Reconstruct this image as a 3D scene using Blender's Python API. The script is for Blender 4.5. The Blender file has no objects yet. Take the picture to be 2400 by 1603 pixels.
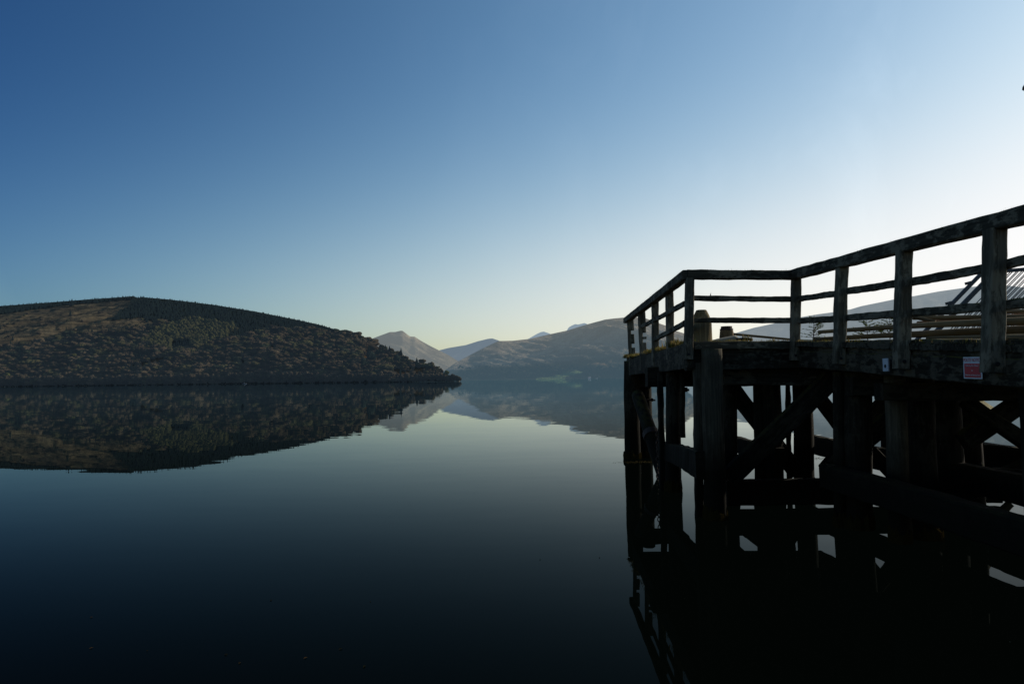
import bpy, bmesh, math, random
import numpy as np
from mathutils import Vector, Matrix, noise

random.seed(7); rng = np.random.default_rng(7)
scene = bpy.context.scene
col = scene.collection
R = math.radians

# ------------------------------------------------------------------ camera
F = 1634.0                       # focal length in pixels of the 2400 px wide photograph
EYE = Vector((0, 0, 2.13))       # metres above the loch
PITCH, ROLL = math.atan(87/F), R(0.72)
cam_d = bpy.data.cameras.new('camera'); cam = bpy.data.objects.new('camera', cam_d); col.objects.link(cam)
CM = Matrix.Rotation(R(90)+PITCH, 3, 'X') @ Matrix.Rotation(-ROLL, 3, 'Z')
cam.location = EYE; cam.rotation_euler = CM.to_euler()
cam_d.sensor_width = 36; cam_d.lens = F/2400*36
cam_d.clip_start = .1; cam_d.clip_end = 60000
scene.camera = cam

def at(px, py, Y):
    "world point on the sight line of photo pixel (px, py) at forward distance Y"
    d = CM @ Vector(((px-1200)/F, (801.5-py)/F, -1))
    return EYE + d*(Y/d.y)
CMI = np.array(CM.transposed())
def proj(P):
    q = (np.asarray(P, float)-np.array(EYE)) @ CMI.T
    return 1200+F*q[..., 0]/-q[..., 2], 801.5-F*q[..., 1]/-q[..., 2]

# ------------------------------------------------------------------ node helpers
class NT:
    def __init__(s, tree): s.t = tree; s.t.nodes.clear()
    def n(s, typ, **kw):
        nd = s.t.nodes.new(typ)
        ins = kw.pop('ins', {})
        for k, v in kw.items(): setattr(nd, k, v)
        for k, v in ins.items():
            sock = nd.inputs[k]
            if isinstance(v, bpy.types.NodeSocket): s.t.links.new(v, sock)
            else: sock.default_value = v
        return nd
    def math(s, op, a, b=0.0, c=None, clamp=False):
        nd = s.t.nodes.new('ShaderNodeMath'); nd.operation = op; nd.use_clamp = clamp
        for i, v in enumerate((a, b) if c is None else (a, b, c)):
            if isinstance(v, bpy.types.NodeSocket): s.t.links.new(v, nd.inputs[i])
            else: nd.inputs[i].default_value = v
        return nd.outputs[0]
    def vmath(s, op, a, b=(0, 0, 0)):
        nd = s.t.nodes.new('ShaderNodeVectorMath'); nd.operation = op
        for i, v in enumerate((a, b)):
            if isinstance(v, bpy.types.NodeSocket): s.t.links.new(v, nd.inputs[i])
            else: nd.inputs[i].default_value = v
        return nd.outputs['Value'] if op in ('DOT_PRODUCT', 'LENGTH') else nd.outputs[0]
    def mix(s, f, a, b, mode='MIX'):
        nd = s.t.nodes.new('ShaderNodeMix'); nd.data_type = 'RGBA'; nd.blend_type = mode
        for k, v in ((0, f), (6, a), (7, b)):
            if isinstance(v, bpy.types.NodeSocket): s.t.links.new(v, nd.inputs[k])
            else: nd.inputs[k].default_value = v if k == 0 else (*v[:3], 1)
        return nd.outputs[2]
    def ramp(s, f, stops, interp='LINEAR'):
        nd = s.t.nodes.new('ShaderNodeValToRGB'); nd.color_ramp.interpolation = interp
        e = nd.color_ramp.elements
        while len(e) < len(stops): e.new(.5)
        for el, (p, c) in zip(e, stops):
            el.position = p; el.color = (*c, 1) if len(c) == 3 else c
        s.t.links.new(f, nd.inputs[0]); return nd.outputs[0]
    def noise(s, vec, scale, detail=4, rough=.55, dist=0.0):
        nd = s.n('ShaderNodeTexNoise', ins={'Scale': scale, 'Detail': detail, 'Roughness': rough, 'Distortion': dist})
        s.t.links.new(vec, nd.inputs['Vector']); return nd
    def scale(s, vec, xyz):
        nd = s.n('ShaderNodeMapping'); nd.inputs['Scale'].default_value = xyz
        s.t.links.new(vec, nd.inputs['Vector']); return nd.outputs[0]
    def out(s, sh):
        o = s.n('ShaderNodeOutputMaterial'); s.t.links.new(sh, o.inputs[0])

def new_mat(name):
    m = bpy.data.materials.new(name); m.use_nodes = True
    return m, NT(m.node_tree)

# ------------------------------------------------------------------ sky and sun
SUN_AZ, SUN_EL = R(63), R(21)
w = bpy.data.worlds.new('World'); scene.world = w; w.use_nodes = True
t = NT(w.node_tree)
sky = t.n('ShaderNodeTexSky', sky_type='NISHITA', sun_disc=False, sun_elevation=SUN_EL, sun_rotation=SUN_AZ,
          altitude=0, air_density=1.0, dust_density=1.6, ozone_density=2.2)
tc = t.n('ShaderNodeTexCoord')
c = sky.outputs[0]
# film-like rendering of the clear backlit sky: per-channel contrast, a paler belt above the horizon, glow towards the sun, soft shoulder
dirn = t.vmath('NORMALIZE', tc.outputs['Generated'])
sundir = Vector((math.sin(SUN_AZ)*math.cos(SUN_EL), math.cos(SUN_AZ)*math.cos(SUN_EL), math.sin(SUN_EL)))
cg = t.vmath('DOT_PRODUCT', dirn, tuple(sundir))
cg = t.math('MAXIMUM', cg, t.math('MULTIPLY_ADD', cg, -.5, -.15))
cc = t.math('SUBTRACT', cg, t.math('MULTIPLY', t.math('MULTIPLY', cg, cg), .35))
zz = t.math('MULTIPLY', t.math('MAXIMUM', t.n('ShaderNodeSeparateXYZ', ins={0: dirn}).outputs[2], 0.0), 1/.3)
hz = t.math('POWER', math.e, t.math('MULTIPLY', t.math('MULTIPLY', zz, zz), -1.0))
sep = t.n('ShaderNodeSeparateColor', ins={0: c}); comb = t.n('ShaderNodeCombineColor')
for k, (a0, a1, a2, a3) in enumerate(((-2.722, .59, 2.21, 3.449), (-1.298, .764, 1.359, 2.308), (-.077, 1.116, .629, 1.269))):
    v = t.math('MULTIPLY', t.math('POWER', t.math('MULTIPLY', sep.outputs[k], .1), a1),
               t.math('POWER', math.e, t.math('ADD', t.math('MULTIPLY', hz, a2), t.math('MULTIPLY_ADD', cc, a3, a0))))
    v = t.math('SUBTRACT', 1.0, t.math('POWER', math.e, t.math('MULTIPLY', v, -1.0)))
    t.t.links.new(v, comb.inputs[k])
c = comb.outputs[0]
# very thin high cirrus
cn = t.noise(t.scale(tc.outputs['Generated'], (3.0, .7, 1.6)), 2.6, 6, .55, .5).outputs[0]
cl = t.ramp(cn, [(.45, (0, 0, 0)), (.80, (.17, .17, .17))])
cl = t.mix(1.0, cl, t.math('POWER', t.math('MAXIMUM', cg, 0.0), 4.0), 'MULTIPLY')
c = t.mix(1.0, c, cl, 'ADD')
halo = t.math('POWER', t.math('MAXIMUM', cg, 0.0), 10.0)
c = t.mix(1.0, c, t.mix(halo, (0, 0, 0), (.12, .06, .045)), 'ADD')
bg = t.n('ShaderNodeBackground', ins={'Color': c, 'Strength': 1.0})
WSTR = bg.inputs['Strength']
wo = t.n('ShaderNodeOutputWorld'); t.t.links.new(bg.outputs[0], wo.inputs[0])

sd = bpy.data.lights.new('sun', 'SUN'); sd.energy = 3.2; sd.angle = R(.5); sd.color = (1, .90, .76)
so = bpy.data.objects.new('sun', sd); col.objects.link(so)
sundir = Vector((math.sin(SUN_AZ)*math.cos(SUN_EL), math.cos(SUN_AZ)*math.cos(SUN_EL), math.sin(SUN_EL)))
so.rotation_euler = sundir.to_track_quat('Z', 'Y').to_euler(); so.location = (30, 20, 30)

# ------------------------------------------------------------------ object helpers
def tag(o, label=None, cat=None, group=None, kind=None):
    for k, v in (('label', label), ('category', cat), ('group', group), ('kind', kind)):
        if v: o[k] = v
    return o
def empty(name, loc):
    o = bpy.data.objects.new(name, None); col.objects.link(o); o.location = loc; return o
def link_mesh(name, me, mat, parent=None, smooth=False):
    if mat: me.materials.append(mat)
    o = bpy.data.objects.new(name, me); col.objects.link(o)
    if parent is not None: o.parent = parent
    if smooth: me.polygons.foreach_set('use_smooth', [True]*len(me.polygons))
    return o

class MB:
    "collects geometry (world coordinates) for ONE mesh, with a grain coordinate per vertex"
    def __init__(s): s.v = []; s.f = []; s.g = []
    def loops(s, rings, grain, cap=True):
        b = len(s.v); n = len(rings[0])
        for r_, g_ in zip(rings, grain): s.v += [tuple(p) for p in r_]; s.g += g_
        for i in range(len(rings)-1):
            for j in range(n):
                a, d = b+i*n+j, b+i*n+(j+1) % n
                s.f.append((a, d, d+n, a+n))
        if cap:
            s.f.append(tuple(b+j for j in reversed(range(n))))
            e = b+(len(rings)-1)*n
            s.f.append(tuple(e+j for j in range(n)))
        return s
    def timber(s, p0, p1, w, h, up=(0, 0, 1), jit=.006, ch=.012, seg=None, w1=None, h1=None, rough=1.0):
        p0, p1 = Vector(p0), Vector(p1); d = p1-p0; L = d.length; d.normalize()
        up = Vector(up)
        if abs(d.dot(up)) > .95: up = Vector((0, 1, 0))
        sx = d.cross(up).normalized(); sy = sx.cross(d).normalized()
        seg = seg or max(4, min(40, int(L/.12)))
        w1 = w1 or w; h1 = h1 or h; off = Vector((random.random()*90, random.random()*90, random.random()*90))
        rings = []; gr = []
        for i in range(seg+1):
            u = i/seg; W, H = (w+(w1-w)*u)/2, (h+(h1-h)*u)/2
            c_ = p0+d*(L*u)
            bend = noise.noise_vector(off+Vector((u*L*.35, 0, 0)))*jit*1.2
            pts = [(-W, -H+ch), (-W+ch, -H), (W-ch, -H), (W, -H+ch), (W, H-ch), (W-ch, H), (-W+ch, H), (-W, H-ch)]
            ring = []; g_ = []
            for a, b_ in pts:
                nz = noise.noise_vector(off+Vector((u*L*3.1, a*9, b_*9)))*jit*rough + noise.noise_vector(off+Vector((u*L*11, a*30, b_*30)))*jit*.6*rough
                ring.append(c_+bend+sx*(a+nz.x)+sy*(b_+nz.y)); g_.append((u*L+off.x, a+off.y, b_+off.z))
            rings.append(ring); gr.append(g_)
        return s.loops(rings, gr)
    def pole(s, p0, p1, r0, r1=None, n=12, seg=None, jit=.05, arc=0.0):
        p0, p1 = Vector(p0), Vector(p1); d = p1-p0; L = d.length; d.normalize()
        up = Vector((0, 0, 1)) if abs(d.z) < .9 else Vector((0, 1, 0))
        sx = d.cross(up).normalized(); sy = sx.cross(d).normalized()
        r1 = r1 or r0; seg = seg or max(3, min(40, int(L/.14)))
        off = Vector((random.random()*90, random.random()*90, random.random()*90)); rings = []; gr = []
        for i in range(seg+1):
            u = i/seg; r_ = r0+(r1-r0)*u; ring = []; g_ = []
            c_ = p0+d*(L*u)+sy*arc*math.sin(math.pi*u)
            for j in range(n):
                a = 2*math.pi*j/n; ca, sa = math.cos(a), math.sin(a)
                k = 1+jit*(noise.noise(off+Vector((ca*1.3, sa*1.3, u*L*1.1)))+.7*noise.noise(off+Vector((ca*4, sa*4, u*L*.5))))
                ring.append(c_+sx*ca*r_*k+sy*sa*r_*k); g_.append((u*L+off.x, ca*r_+off.y, sa*r_+off.z))
            rings.append(ring); gr.append(g_)
        return s.loops(rings, gr)
    def lathe(s, base, prof, n=24, jit=0.0):
        off = Vector((random.random()*50,)*3); rings = []; gr = []; base = Vector(base)
        for r_, z in prof:
            ring = []; g_ = []
            for j in range(n):
                a = 2*math.pi*j/n; k = 1+jit*noise.noise(off+Vector((math.cos(a)*2, math.sin(a)*2, z*3)))
                ring.append(base+Vector((math.cos(a)*r_*k, math.sin(a)*r_*k, z))); g_.append((z+off.x, math.cos(a)*r_, math.sin(a)*r_))
            rings.append(ring); gr.append(g_)
        return s.loops(rings, gr)
    def tri(s, *pts):
        b = len(s.v); s.v += [tuple(p) for p in pts]; s.g += [tuple(p) for p in pts]; s.f.append(tuple(range(b, b+len(pts)))); return s
    def torus(s, c_, ax, R_, r_, stretch=1.0, n=14, k=7):
        ax = Vector(ax).normalized(); u0 = Vector((0, 0, 1)); v0 = ax.cross(u0).normalized(); b = len(s.v)
        for i in range(n):
            a = 2*math.pi*i/n; cdir = u0*math.cos(a)*stretch+v0*math.sin(a); nd = (u0*math.cos(a)+v0*math.sin(a))
            for j in range(k):
                q = 2*math.pi*j/k; p = Vector(c_)+cdir*R_+nd*math.cos(q)*r_+ax*math.sin(q)*r_
                s.v.append(tuple(p)); s.g.append(tuple(p))
        for i in range(n):
            for j in range(k):
                s.f.append((b+i*k+j, b+((i+1) % n)*k+j, b+((i+1) % n)*k+(j+1) % k, b+i*k+(j+1) % k))
        return s
    def build(s, name, mat, parent=None, smooth=False):
        me = bpy.data.meshes.new(name)
        o_ = Vector(parent_base(parent)); V = [(x-o_.x, y-o_.y, z-o_.z) for x, y, z in s.v]
        me.from_pydata(V, [], s.f)
        a = me.attributes.new('grain', 'FLOAT_VECTOR', 'POINT'); a.data.foreach_set('vector', np.array(s.g, dtype=np.float32).ravel())
        bm = bmesh.new(); bm.from_mesh(me); bmesh.ops.recalc_face_normals(bm, faces=bm.faces); bm.to_mesh(me); bm.free()
        me.update()
        return link_mesh(name, me, mat, parent, smooth)
def parent_base(p):
    v = Vector((0, 0, 0))
    while p is not None: v += p.location; p = p.parent
    return v

# ------------------------------------------------------------------ materials
def wood_mat(name, dark=(.022, .019, .016), light=(.075, .068, .058), lichen=.35, moss=.5, wet=True, lich_col=(.16, .17, .165)):
    m, t = new_mat(name)
    g = t.n('ShaderNodeAttribute', attribute_name='grain').outputs['Vector']
    geo = t.n('ShaderNodeNewGeometry'); pos = geo.outputs['Position']
    fibre = t.noise(t.scale(g, (1.4, 34, 34)), 1.0, 5, .62, .25).outputs[0]
    broad = t.noise(t.scale(g, (.7, 3.5, 3.5)), 1.0, 4, .55).outputs[0]
    f = t.math('ADD', t.math('MULTIPLY', fibre, .65), t.math('MULTIPLY', broad, .45))
    c = t.ramp(f, [(.38, dark), (.55, tuple((a+b)/2*.85 for a, b in zip(dark, light))), (.72, light)])
    # drying cracks
    cr = t.ramp(t.noise(t.scale(g, (.9, 60, 60)), 1.0, 3, .7).outputs[0], [(.60, (0, 0, 0)), (.68, (1, 1, 1))])
    c = t.mix(t.math('MULTIPLY', cr, .6), c, tuple(x*.3 for x in dark))
    # lichen blotches
    ln = t.noise(t.scale(g, (7, 17, 17)), 1.0, 6, .7, .3).outputs[0]; ln2 = t.noise(pos, 2.2, 3, .5).outputs[0]
    lm = t.ramp(t.math('ADD', t.math('MULTIPLY', ln, .7), t.math('MULTIPLY', ln2, .5)), [(.59, (0, 0, 0)), (.66, (1, 1, 1))])
    c = t.mix(t.math('MULTIPLY', lm, lichen), c, lich_col)
    # moss where the surface looks up
    nz = t.n('ShaderNodeSeparateXYZ', ins={0: geo.outputs['Normal']}).outputs[2]
    mn = t.noise(pos, 6.0, 5, .6).outputs[0]
    mm = t.math('MULTIPLY', t.math('MULTIPLY', t.math('ADD', nz, -.25, clamp=True), 1.6, clamp=True), t.ramp(mn, [(.40, (0, 0, 0)), (.56, (1, 1, 1))]))
    c = t.mix(t.math('MULTIPLY', mm, moss), c, (.10, .085, .018))
    rgh = .85
    if wet:   # tide mark: dark and weedy close to the water
        z = t.n('ShaderNodeSeparateXYZ', ins={0: pos}).outputs[2]
        zz = t.math('ADD', z, t.math('MULTIPLY', t.noise(pos, 5.0, 4).outputs[0], .35))
        wm = t.ramp(t.math('MULTIPLY', zz, .5), [(.45, (1, 1, 1)), (.78, (0, 0, 0))])
        c = t.mix(wm, c, (.007, .006, .0035))
    bmp = t.n('ShaderNodeBump', ins={'Strength': .55, 'Distance': .012, 'Height': t.math('ADD', f, t.math('MULTIPLY', cr, -.8))})
    b = t.n('ShaderNodeBsdfPrincipled', ins={'Base Color': c, 'Roughness': rgh, 'Normal': bmp.outputs[0], 'Specular IOR Level': .07})
    t.out(b.outputs[0]); return m

M = {}
def warm(c, k=1.0): return (c*1.22*k, c*1.05*k, c*.74*k)
M['pile'] = wood_mat('weathered pile wood', warm(.006), warm(.022), .15, .5, lich_col=warm(.11))
M['rail'] = wood_mat('lichened rail wood', warm(.020), warm(.075), .5, .85, wet=False, lich_col=warm(.22))
M['post'] = wood_mat('grey post wood', warm(.028), warm(.13), .45, .4, wet=False, lich_col=warm(.25))
M['greywood'] = wood_mat('pale grey wood', warm(.026), warm(.085), .2, .3, lich_col=warm(.12))
M['fascia'] = wood_mat('dark fascia wood', warm(.010), warm(.040), .35, .8, wet=False, lich_col=warm(.15))
M['log'] = wood_mat('barked log', (.085, .055, .026), (.26, .175, .085), .12, .1, wet=False)
M['redlog'] = wood_mat('red-brown log', (.16, .065, .025), (.36, .16, .07), .05, .0, wet=False)
M['bollard'] = wood_mat('brown bollard wood', (.13, .095, .042), (.36, .27, .14), .15, .3, wet=False)
M['palewood'] = wood_mat('pale fresh timber', (.30, .25, .13), (.50, .44, .25), .0, .0, wet=False)

def plain(name, c, rough=.6, metal=0.0, var=.25, scale=30, air=0.0):
    m, t = new_mat(name)
    pos = t.n('ShaderNodeNewGeometry').outputs['Position']
    nz = t.noise(pos, scale, 5, .6).outputs[0]
    cc = t.mix(nz, tuple(x*(1-var) for x in c), tuple(min(1, x*(1+var)) for x in c))
    bmp = t.n('ShaderNodeBump', ins={'Strength': .2, 'Distance': .004, 'Height': nz})
    b = t.n('ShaderNodeBsdfPrincipled', ins={'Base Color': cc, 'Roughness': rough, 'Metallic': metal, 'Normal': bmp.outputs[0]})
    if air:    # haze painted in as a constant glow, also lifting the cottages' shaded walls
        e = t.n('ShaderNodeEmission', ins={'Color': (.17, .215, .25, 1)}); b = t.n('ShaderNodeMixShader', ins={0: air, 1: b.outputs[0], 2: e.outputs[0]})
    t.out(b.outputs[0]); return m
M['iron'] = plain('rusted iron', (.045, .028, .02), .75, .3, .5, 60)
M['steel'] = plain('dull galvanised steel', (.05, .054, .058), .7, .1, .3, 20)
M['white'] = plain('white sign face', (.56, .58, .60), .6, 0, .18, 18)
M['red'] = plain('red sign print', (.44, .035, .04), .6, 0, .22, 18)
M['plate'] = plain('pale metal plate', (.50, .54, .60), .4, .2, .1)
M['black'] = plain('black hole', (.008, .008, .008), .8, 0, .2)
M['tarp'] = plain('pale canvas', (.22, .20, .14), .9, 0, .3)
M['lampblack'] = plain('black lamp paint', (.012, .013, .02), .4, 0, .2)
M['boathull'] = plain('white boat paint', (.26, .28, .30), .4, 0, .08, 2)
M['housewall'] = plain('whitewashed wall', (.85, .85, .82), .8, 0, .04, 2, .45)
M['slate'] = plain('slate roof', (.16, .165, .17), .7, 0, .2, 2, .5)
M['darkglass'] = plain('dark window glass', (.02, .022, .025), .15, 0, .1, 2, .3)
m, t = new_mat('frosted lamp glass'); b = t.n('ShaderNodeBsdfPrincipled', ins={'Base Color': (.5, .5, .48, 1), 'Roughness': .3}); t.out(b.outputs[0]); M['lampglass'] = m

def leaf_mat(name, attr=True, c=(.05, .06, .02), trans=.35, var=.35, air=0.0):
    m, t = new_mat(name)
    if attr: base = t.n('ShaderNodeAttribute', attribute_name='tint').outputs['Color']
    else: base = t.mix(t.noise(t.n('ShaderNodeNewGeometry').outputs['Position'], 40, 3).outputs[0], tuple(x*(1-var) for x in c), tuple(x*(1+var) for x in c))
    kw = {}
    if air:    # fine twigs scatter light like a soft cushion: shading leans to the upward normal
        kw = {'Normal': t.vmath('NORMALIZE', t.vmath('ADD', t.vmath('MULTIPLY', t.n('ShaderNodeNewGeometry').outputs['Normal'], (.42, .42, .42)), (.18, -.05, .5)))}
    d = t.n('ShaderNodeBsdfDiffuse', ins={'Color': base, **kw}); tr = t.n('ShaderNodeBsdfTranslucent', ins={'Color': base})
    mx = t.n('ShaderNodeMixShader', ins={0: trans, 1: d.outputs[0], 2: tr.outputs[0]})
    if air:    # distance haze painted in as a constant bluish glow of the foliage
        e = t.n('ShaderNodeEmission', ins={'Color': (.085, .135, .19, 1)}); mx = t.n('ShaderNodeMixShader', ins={0: air, 1: mx.outputs[0], 2: e.outputs[0]})
    t.out(mx.outputs[0]); return m
M['foliage'] = leaf_mat('woodland foliage', True, trans=.25, air=.105)
M['moss'] = leaf_mat('moss and dry grass', True, trans=.5)
M['needles'] = leaf_mat('spruce needles', False, (.13, .16, .03), .5)
M['twig'] = leaf_mat('brown twig', False, (.09, .05, .025), .1)
M['bark'] = leaf_mat('grey bark', False, (.05, .045, .04), .0)

HAZE = (.30, .37, .44)
def land_mat(name, haze, scale, streak=(1, 1, 3), hz_col=HAZE, bump=1.0, dist=6.0, hz_top=None, ztop=400, hz_hi=None):
    m, t = new_mat(name)
    pos = t.n('ShaderNodeNewGeometry').outputs['Position']
    base = t.n('ShaderNodeAttribute', attribute_name='tint').outputs['Color']
    p = t.scale(pos, streak)
    n1 = t.noise(p, scale, 8, .62, .5).outputs[0]; n2 = t.noise(p, scale*4.7, 6, .65, .3).outputs[0]
    k = t.ramp(t.math('ADD', t.math('MULTIPLY', n1, .6), t.math('MULTIPLY', n2, .4)), [(.32, (.22, .23, .25)), (.48, (.85, .85, .86)), (.66, (1.9, 1.85, 1.7))])
    c = t.mix(1.0, base, k, 'MULTIPLY')
    bmp = t.n('ShaderNodeBump', ins={'Strength': bump, 'Distance': dist, 'Height': t.math('ADD', n1, t.math('MULTIPLY', n2, .35))})
    d = t.n('ShaderNodeBsdfDiffuse', ins={'Color': c, 'Normal': bmp.outputs[0]})
    if haze > 0:      # aerial haze painted in as a glow mixed into the surface
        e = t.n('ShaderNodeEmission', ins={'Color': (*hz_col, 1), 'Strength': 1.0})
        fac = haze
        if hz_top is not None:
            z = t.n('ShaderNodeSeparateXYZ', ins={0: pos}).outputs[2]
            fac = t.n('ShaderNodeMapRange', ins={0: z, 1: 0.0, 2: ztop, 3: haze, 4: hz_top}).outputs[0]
        if hz_hi is not None:    # painted haze glow grows brighter and less blue with height
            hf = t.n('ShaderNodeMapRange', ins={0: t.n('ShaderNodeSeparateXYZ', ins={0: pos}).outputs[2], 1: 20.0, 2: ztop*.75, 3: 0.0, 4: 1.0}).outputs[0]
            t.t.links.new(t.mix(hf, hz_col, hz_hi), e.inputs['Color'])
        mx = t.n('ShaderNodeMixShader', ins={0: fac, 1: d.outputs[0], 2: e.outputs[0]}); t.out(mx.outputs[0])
    else: t.out(d.outputs[0])
    return m

# ------------------------------------------------------------------ water
m, t = new_mat('still dark loch water')
pos = t.n('ShaderNodeNewGeometry').outputs['Position']
def nvec(vec, sc, amp):
    n = t.noise(vec, sc, 2, .5).outputs['Color']
    return t.vmath('MULTIPLY', t.vmath('SUBTRACT', n, (.5, .5, .5)), (amp, amp, 0))
calm = t.ramp(t.noise(t.scale(pos, (.02, .05, 1)), 1.0, 3, .5).outputs[0], [(.35, (.35,)*3), (.65, (1.3,)*3)])
rip = t.vmath('ADD', t.vmath('ADD', nvec(t.scale(pos, (.5, 1.6, 1)), 1.7, .0075), nvec(t.scale(pos, (.5, 1.2, 1)), .35, .0070)), nvec(pos, .07, .0018))
nrm = t.vmath('NORMALIZE', t.vmath('ADD', t.vmath('MULTIPLY', rip, calm), (0, 0, 1)))
fr = t.n('ShaderNodeFresnel', ins={'IOR': 1.10, 'Normal': nrm})
rf = t.math('MULTIPLY', t.math('POWER', fr.outputs[0], 1.42), 1.34, clamp=True)   # polarised: the near water shows mostly its own darkness
gl = t.n('ShaderNodeBsdfGlossy', ins={'Color': (.88, .97, .98, 1), 'Roughness': .0, 'Normal': nrm})
df = t.n('ShaderNodeEmission', ins={'Color': (.0007, .0013, .0010, 1)})   # constant glow painted in for faint light scattered back from the deep
mx = t.n('ShaderNodeMixShader', ins={0: rf, 1: df.outputs[0], 2: gl.outputs[0]}); t.out(mx.outputs[0]); M['water'] = m
me = bpy.data.meshes.new('water'); S = 25000
me.from_pydata([(-S, -300, 0), (S, -300, 0), (S, S, 0), (-S, S, 0)], [], [(0, 1, 2, 3)])
tag(link_mesh('water', me, M['water']), kind='structure')

# ------------------------------------------------------------------ terrain
def interp(x, pts):
    a = np.array(pts, float); return np.interp(x, a[:, 0], a[:, 1])
def fbm(x, y, z=0.0, o=5):
    return noise.fractal(Vector((x, y, z)), .9, 2.0, o)
class Terrain:
    "a slope from a waterline at forward distance front(px) up to a skyline at ridge(px)"
    def __init__(s, px0, px1, nu, nv, ridge, front, back, prof=.85, amp=.06, nscale=1/260, gully=.0, ridge_jit=0.0, shear=.5, fine=.012):
        s.nu, s.nv = nu, nv; s.u = np.linspace(px0, px1, nu); s.ridge = ridge
        t_ = np.linspace(0, 1, nv); tb = np.linspace(1.1, 1.9, 9)
        P = np.zeros((nu, nv+len(tb), 3))
        for i, px in enumerate(s.u):
            ds, dr = interp(px, front), interp(px, back); pr = at(px, float(interp(px, ridge)), float(dr)); hr = max(pr.z, .5)
            dirx = pr.x/pr.y
            for j, tt in enumerate(np.concatenate([t_, tb])):
                d = ds+(dr-ds)*tt
                x = dirx*d
                if tt <= 1:
                    h = hr*(tt**prof)*1.0
                    env = math.sin(math.pi*min(1, tt))**.7 if 0 < tt < 1 else 0
                    n1 = fbm(x*nscale, d*nscale*.8, 1.3)
                    g = abs(fbm(x*nscale*2.2+d*nscale*shear, d*nscale*.25, 7.7, 6)); g2 = abs(fbm(x*nscale*6+d*nscale*shear*2.7, d*nscale*.8, 3.1, 6))
                    h += hr*env*(amp*n1-gully*(.35-g)-gully*.35*(.35-g2)+fine*fbm(x*nscale*9, d*nscale*9, 5))
                    if tt == 1 and ridge_jit: h += ridge_jit*fbm(x*nscale*14, 0, 3)
                else: h = hr*(1-((tt-1)/.9)**1.3*1.02)+hr*amp*.4*fbm(x*nscale, d*nscale, 2)*(tt-1)
                P[i, j] = (x, d, h-.4 if tt > 0 else -1.0)
        s.P = P; s.px, s.py = proj(P)
    def mesh(s, name, mat, colour):
        nu, nv = s.P.shape[:2]; V = s.P.reshape(-1, 3)
        idx = np.arange(nu*nv).reshape(nu, nv)
        q = np.stack([idx[:-1, :-1], idx[1:, :-1], idx[1:, 1:], idx[:-1, 1:]], -1).reshape(-1, 4)
        me = bpy.data.meshes.new(name); me.from_pydata(V.tolist(), [], q.tolist())
        C = np.ones((nu*nv, 4), np.float32)
        for k, (x, y, p) in enumerate(zip(s.px.ravel(), s.py.ravel(), V)): C[k, :3] = colour(x, y, p)
        a = me.color_attributes.new('tint', 'FLOAT_COLOR', 'POINT'); a.data.foreach_set('color', C.ravel())
        o = link_mesh(name, me, mat, None, True); tag(o, kind='structure'); s.o = o; return o
    def ground(s, px, py):
        "world point of the slope seen at photo pixel (px, py); None off the slope"
        i = int(np.clip(np.searchsorted(s.u, px), 1, s.nu-1)); k = (px-s.u[i-1])/(s.u[i]-s.u[i-1])
        if k < 0 or k > 1: return None
        colp = s.P[i-1, :s.nv]*(1-k)+s.P[i, :s.nv]*k
        _, y = proj(colp)
        if py > y[0]: return Vector(colp[0])
        for j in range(1, s.nv):
            if y[j] <= py <= y[j-1]:
                q = (y[j-1]-py)/max(1e-6, y[j-1]-y[j]); return Vector(colp[j-1]*(1-q)+colp[j]*q)
        return None
def inside(x, y, poly):
    r_ = False; n = len(poly)
    for i in range(n):
        x1, y1 = poly[i]; x2, y2 = poly[(i+1) % n]
        if (y1 > y) != (y2 > y) and x < (x2-x1)*(y-y1)/(y2-y1)+x1: r_ = not r_
    return r_

# --- wooded hill on the left
RIDGE = [(-300, 730), (-100, 716), (0, 711), (100, 704), (200, 696), (300, 689), (312, 688), (324, 692), (332, 690), (400, 696), (500, 708), (600, 724), (700, 744),
         (750, 755), (800, 770), (850, 789), (900, 815), (950, 832), (1000, 850), (1030, 864), (1050, 880), (1068, 890), (1078, 894)]
def ridge_ground(px): return 5 if px < 880 else 8
hillR = [(x, min(893.5, y+(6 if x < 850 else 7 if x < 960 else 4))) for x, y in RIDGE]
FRONT = [(-300, 1090), (0, 1080), (570, 1050), (900, 930), (1078, 890)]
BACK = [(-300, 1900), (330, 1800), (700, 1500), (900, 1200), (1000, 1010), (1078, 900)]
hill = Terrain(-300, 1078, 340, 100, hillR, FRONT, BACK, .80, .05, 1/190, .045, fine=.016, shear=-.8)
CONIFER_LOW = [(-300, 754), (0, 738), (60, 729), (150, 717), (240, 708), (300, 704), (306, 712), (330, 735), (372, 760), (430, 752), (554, 770), (560, 784), (608, 780), (650, 776), (727, 776),
               (751, 781), (798, 787), (846, 789), (882, 804), (915, 818)]
moor = [(-300, 757), (0, 738), (60, 729), (150, 717), (240, 708), (306, 703), (306, 716), (284, 728), (262, 752), (330, 744), (372, 762), (364, 774), (243, 785), (166, 790), (102, 805), (64, 810), (0, 815), (-300, 830)]
dark1 = [(283, 724), (310, 716), (420, 730), (430, 752), (372, 762), (330, 746), (262, 765), (240, 772), (262, 752)]
larch = [(365, 777), (447, 753), (554, 769), (540, 793), (485, 815), (430, 826), (383, 825), (332, 806)]
spruce2 = [(524, 790), (560, 772), (606, 762), (610, 780), (545, 800)]
spruce3 = [(399, 806), (447, 800), (450, 822), (402, 826)]
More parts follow.
